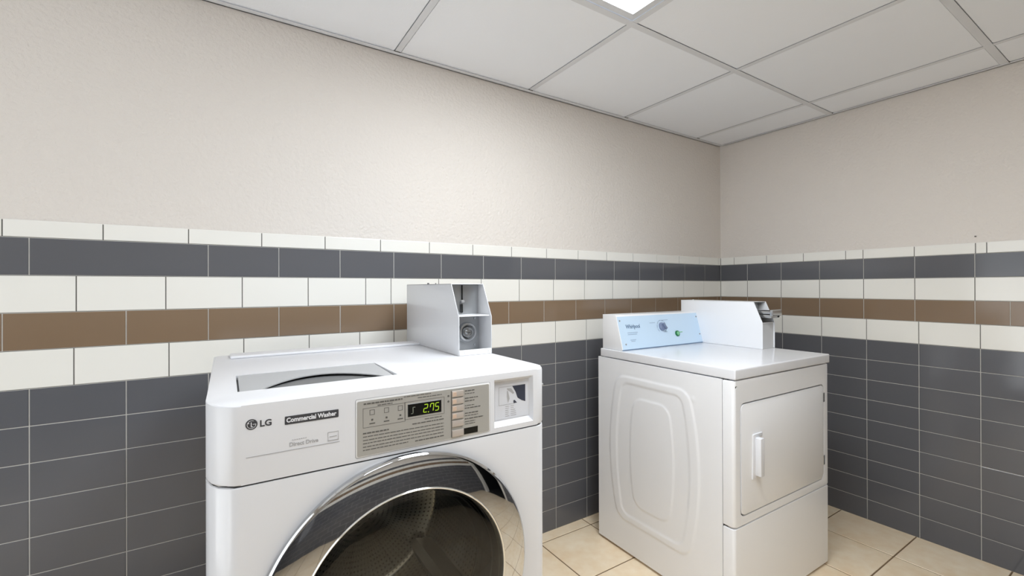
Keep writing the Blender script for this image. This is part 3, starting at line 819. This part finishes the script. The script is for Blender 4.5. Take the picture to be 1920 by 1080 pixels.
# console: wedge with film-covered sloping face
CX0, CX1 = .012, .602
yb0, yt0, ybk, zt_ = .536, .578, .664, 1.0555
bm = bmesh.new(); prism(bm, [(yb0, ZT + .0005), (ybk, ZT + .0005), (ybk, zt_), (yt0 + .006, zt_), (yt0, zt_ - .004)], 'x', CX0, CX1, bev=.0025)
con = finish(bm, 'console', M_APPL2, D)
nrm = Vector((0, -(zt_ - .004 - ZT), (yt0 - yb0))).normalized(); upv = Vector((0, yt0 - yb0, zt_ - .004 - ZT)).normalized()
Lf = math.hypot(yt0 - yb0, zt_ - .004 - ZT)
def cm(x, h, off):      # frame on the console face: x along, h up the slope
    o = Vector((x, yb0, ZT)) + upv * h + nrm * off
    return Matrix(((1, upv.x, nrm.x, o.x), (0, upv.y, nrm.y, o.y), (0, upv.z, nrm.z, o.z), (0, 0, 0, 1)))
bm = bmesh.new(); box(bm, .004, CX1 - CX0 - .004, .004, Lf - .004, -.001, .0012, .0006, 1); bm.transform(cm(CX0, 0, 0))
finish(bm, 'blue_faceplate', M_BLUE, con)
bm = bmesh.new(); box(bm, .0, CX1 - CX0, .0, .004, -.001, .0014); bm.transform(cm(CX0, 0, 0)); finish(bm, 'faceplate_shadow_line', M_BLUEINK, con, smooth=False)  # blue-grey strip painted as the shadow line along the faceplate's foot
for x, h in ((.028, .028), (.016, Lf - .024), (CX1 - CX0 - .020, Lf - .024), (CX1 - CX0 - .022, .046)):
    bm = bmesh.new(); cyl(bm, (0, 0, 0), (0, 0, .0022), .0042, 14, r1=.0034); bm.transform(cm(CX0 + x, h, .001)); finish(bm, 'screw', M_MGREY, con)
text_obj('brand_lettering', 'Whirlpool', .026, cm(CX0 + .048, .100, .0015), M_BLUEINK, con, bold=.0006, sx=.85)
for k, (h, x0, x1) in enumerate(((.078, .052, .118), (.070, .052, .112), (.044, .062, .098), (.038, .066, .092))):
    bm = bmesh.new(); box(bm, x0, x1, h, h + .0035, .0013, .0016); bm.transform(cm(CX0, 0, 0)); finish(bm, 'faceplate_print', M_BLUEPALE, con, smooth=False)
for h, x0, x1 in ((.118, .210, .250), (.128, .300, .345), (.070, .300, .325)):
    bm = bmesh.new(); box(bm, x0, x1, h, h + .003, .0013, .0016); bm.transform(cm(CX0, 0, 0)); finish(bm, 'faceplate_print', M_BLUEPALE, con, smooth=False)
bm = bmesh.new()
for k in range(48):
    a_ = math.radians(-50 + 280 * k / 48)
    if k % 6 == 5: continue
    a2 = math.radians(-50 + 280 * (k + 1) / 48)
    bm.faces.new([bm.verts.new((.292 + r_ * math.cos(q), .098 + r_ * math.sin(q), .0015)) for r_, q in ((.033, a_), (.033, a2), (.031, a2), (.031, a_))])
bm.transform(cm(CX0, 0, 0)); raw(bm, 'dial_scale', M_BLUEINK, con)
bm = bmesh.new(); cyl(bm, (0, 0, 0), (0, 0, .008), .021, 32, r1=.019); cyl(bm, (0, 0, .008), (0, 0, .013), .019, 32, r1=.0165)
box(bm, -.0045, .0045, -.017, .017, .010, .024, .0015, 2); bm.transform(cm(CX0 + .292, .098, .0014) @ Matrix.Rotation(math.radians(35), 4, 'Z'))
finish(bm, 'knob', mat('blue_grey_knob', (120, 132, 158), .35), con)
bm = bmesh.new(); cyl(bm, (0, 0, 0), (0, 0, .006), .0145, 28, r1=.0135); bm.transform(cm(CX0 + .393, .058, .0014)); finish(bm, 'start_button', M_GREEN, con)
bm = bmesh.new(); cyl(bm, (0, 0, .006), (0, 0, .0085), .0095, 24, r1=.0085); bm.transform(cm(CX0 + .393, .058, .0014)); finish(bm, 'start_button_cap', M_GREENL, con)
bm = bmesh.new(); box(bm, .414, .436, .062, .066, .0013, .0016); bm.transform(cm(CX0, 0, 0)); finish(bm, 'start_mark', M_GREENL, con, smooth=False)
# coin box
q0, q1 = .590, .694
cb = coin_box(D, q0, q1, .226, .668, ZT + .0005, 1.1135, 1.0165, .268, M_APPL2)
bm = bmesh.new(); cyl(bm, (q0 + .012, .60, 1.1135), (q0 + .012, .60, 1.1175), .0035, 14); finish(bm, 'lid_screw', M_APPL2, cb)
bm = bmesh.new(); box(bm, q0 + .0022, q1 - .0022, .232, .2345, ZT + .0005, 1.0165); finish(bm, 'vault_door', M_LGREY, cb, smooth=False)
bm = bmesh.new(); box(bm, q0 + .0022, q1 - .0022, .228, .2345, 1.0145, 1.0175, .0006, 1); finish(bm, 'shelf', M_APPL2, cb)
bm = bmesh.new(); box(bm, q0 + .0022, q1 - .0022, .300, .303, 1.018, 1.1115); finish(bm, 'slide_plate', M_STEEL, cb, smooth=False)
bm = bmesh.new()
box(bm, q0 + .018, q1 - .012, .190, .302, 1.058, 1.071, .003, 2); box(bm, q0 + .022, q1 - .016, .198, .302, 1.040, 1.054, .002, 2)
box(bm, q0 + .014, q1 - .010, .188, .202, 1.050, 1.078, .004, 3)
finish(bm, 'coin_slide', M_STEEL, cb)
bm = bmesh.new()
for k in range(4): box(bm, q0 + .026 + k * .014, q0 + .028 + k * .014, .205, .260, 1.0708, 1.0735)
box(bm, q0 + .020, q1 - .014, .2330, .300, 1.0545, 1.0575); cyl(bm, (q1 - .022, .199, 1.047), (q1 - .022, .196, 1.047), .0055, 16)
finish(bm, 'slide_slots', M_GAP, cb, smooth=False)
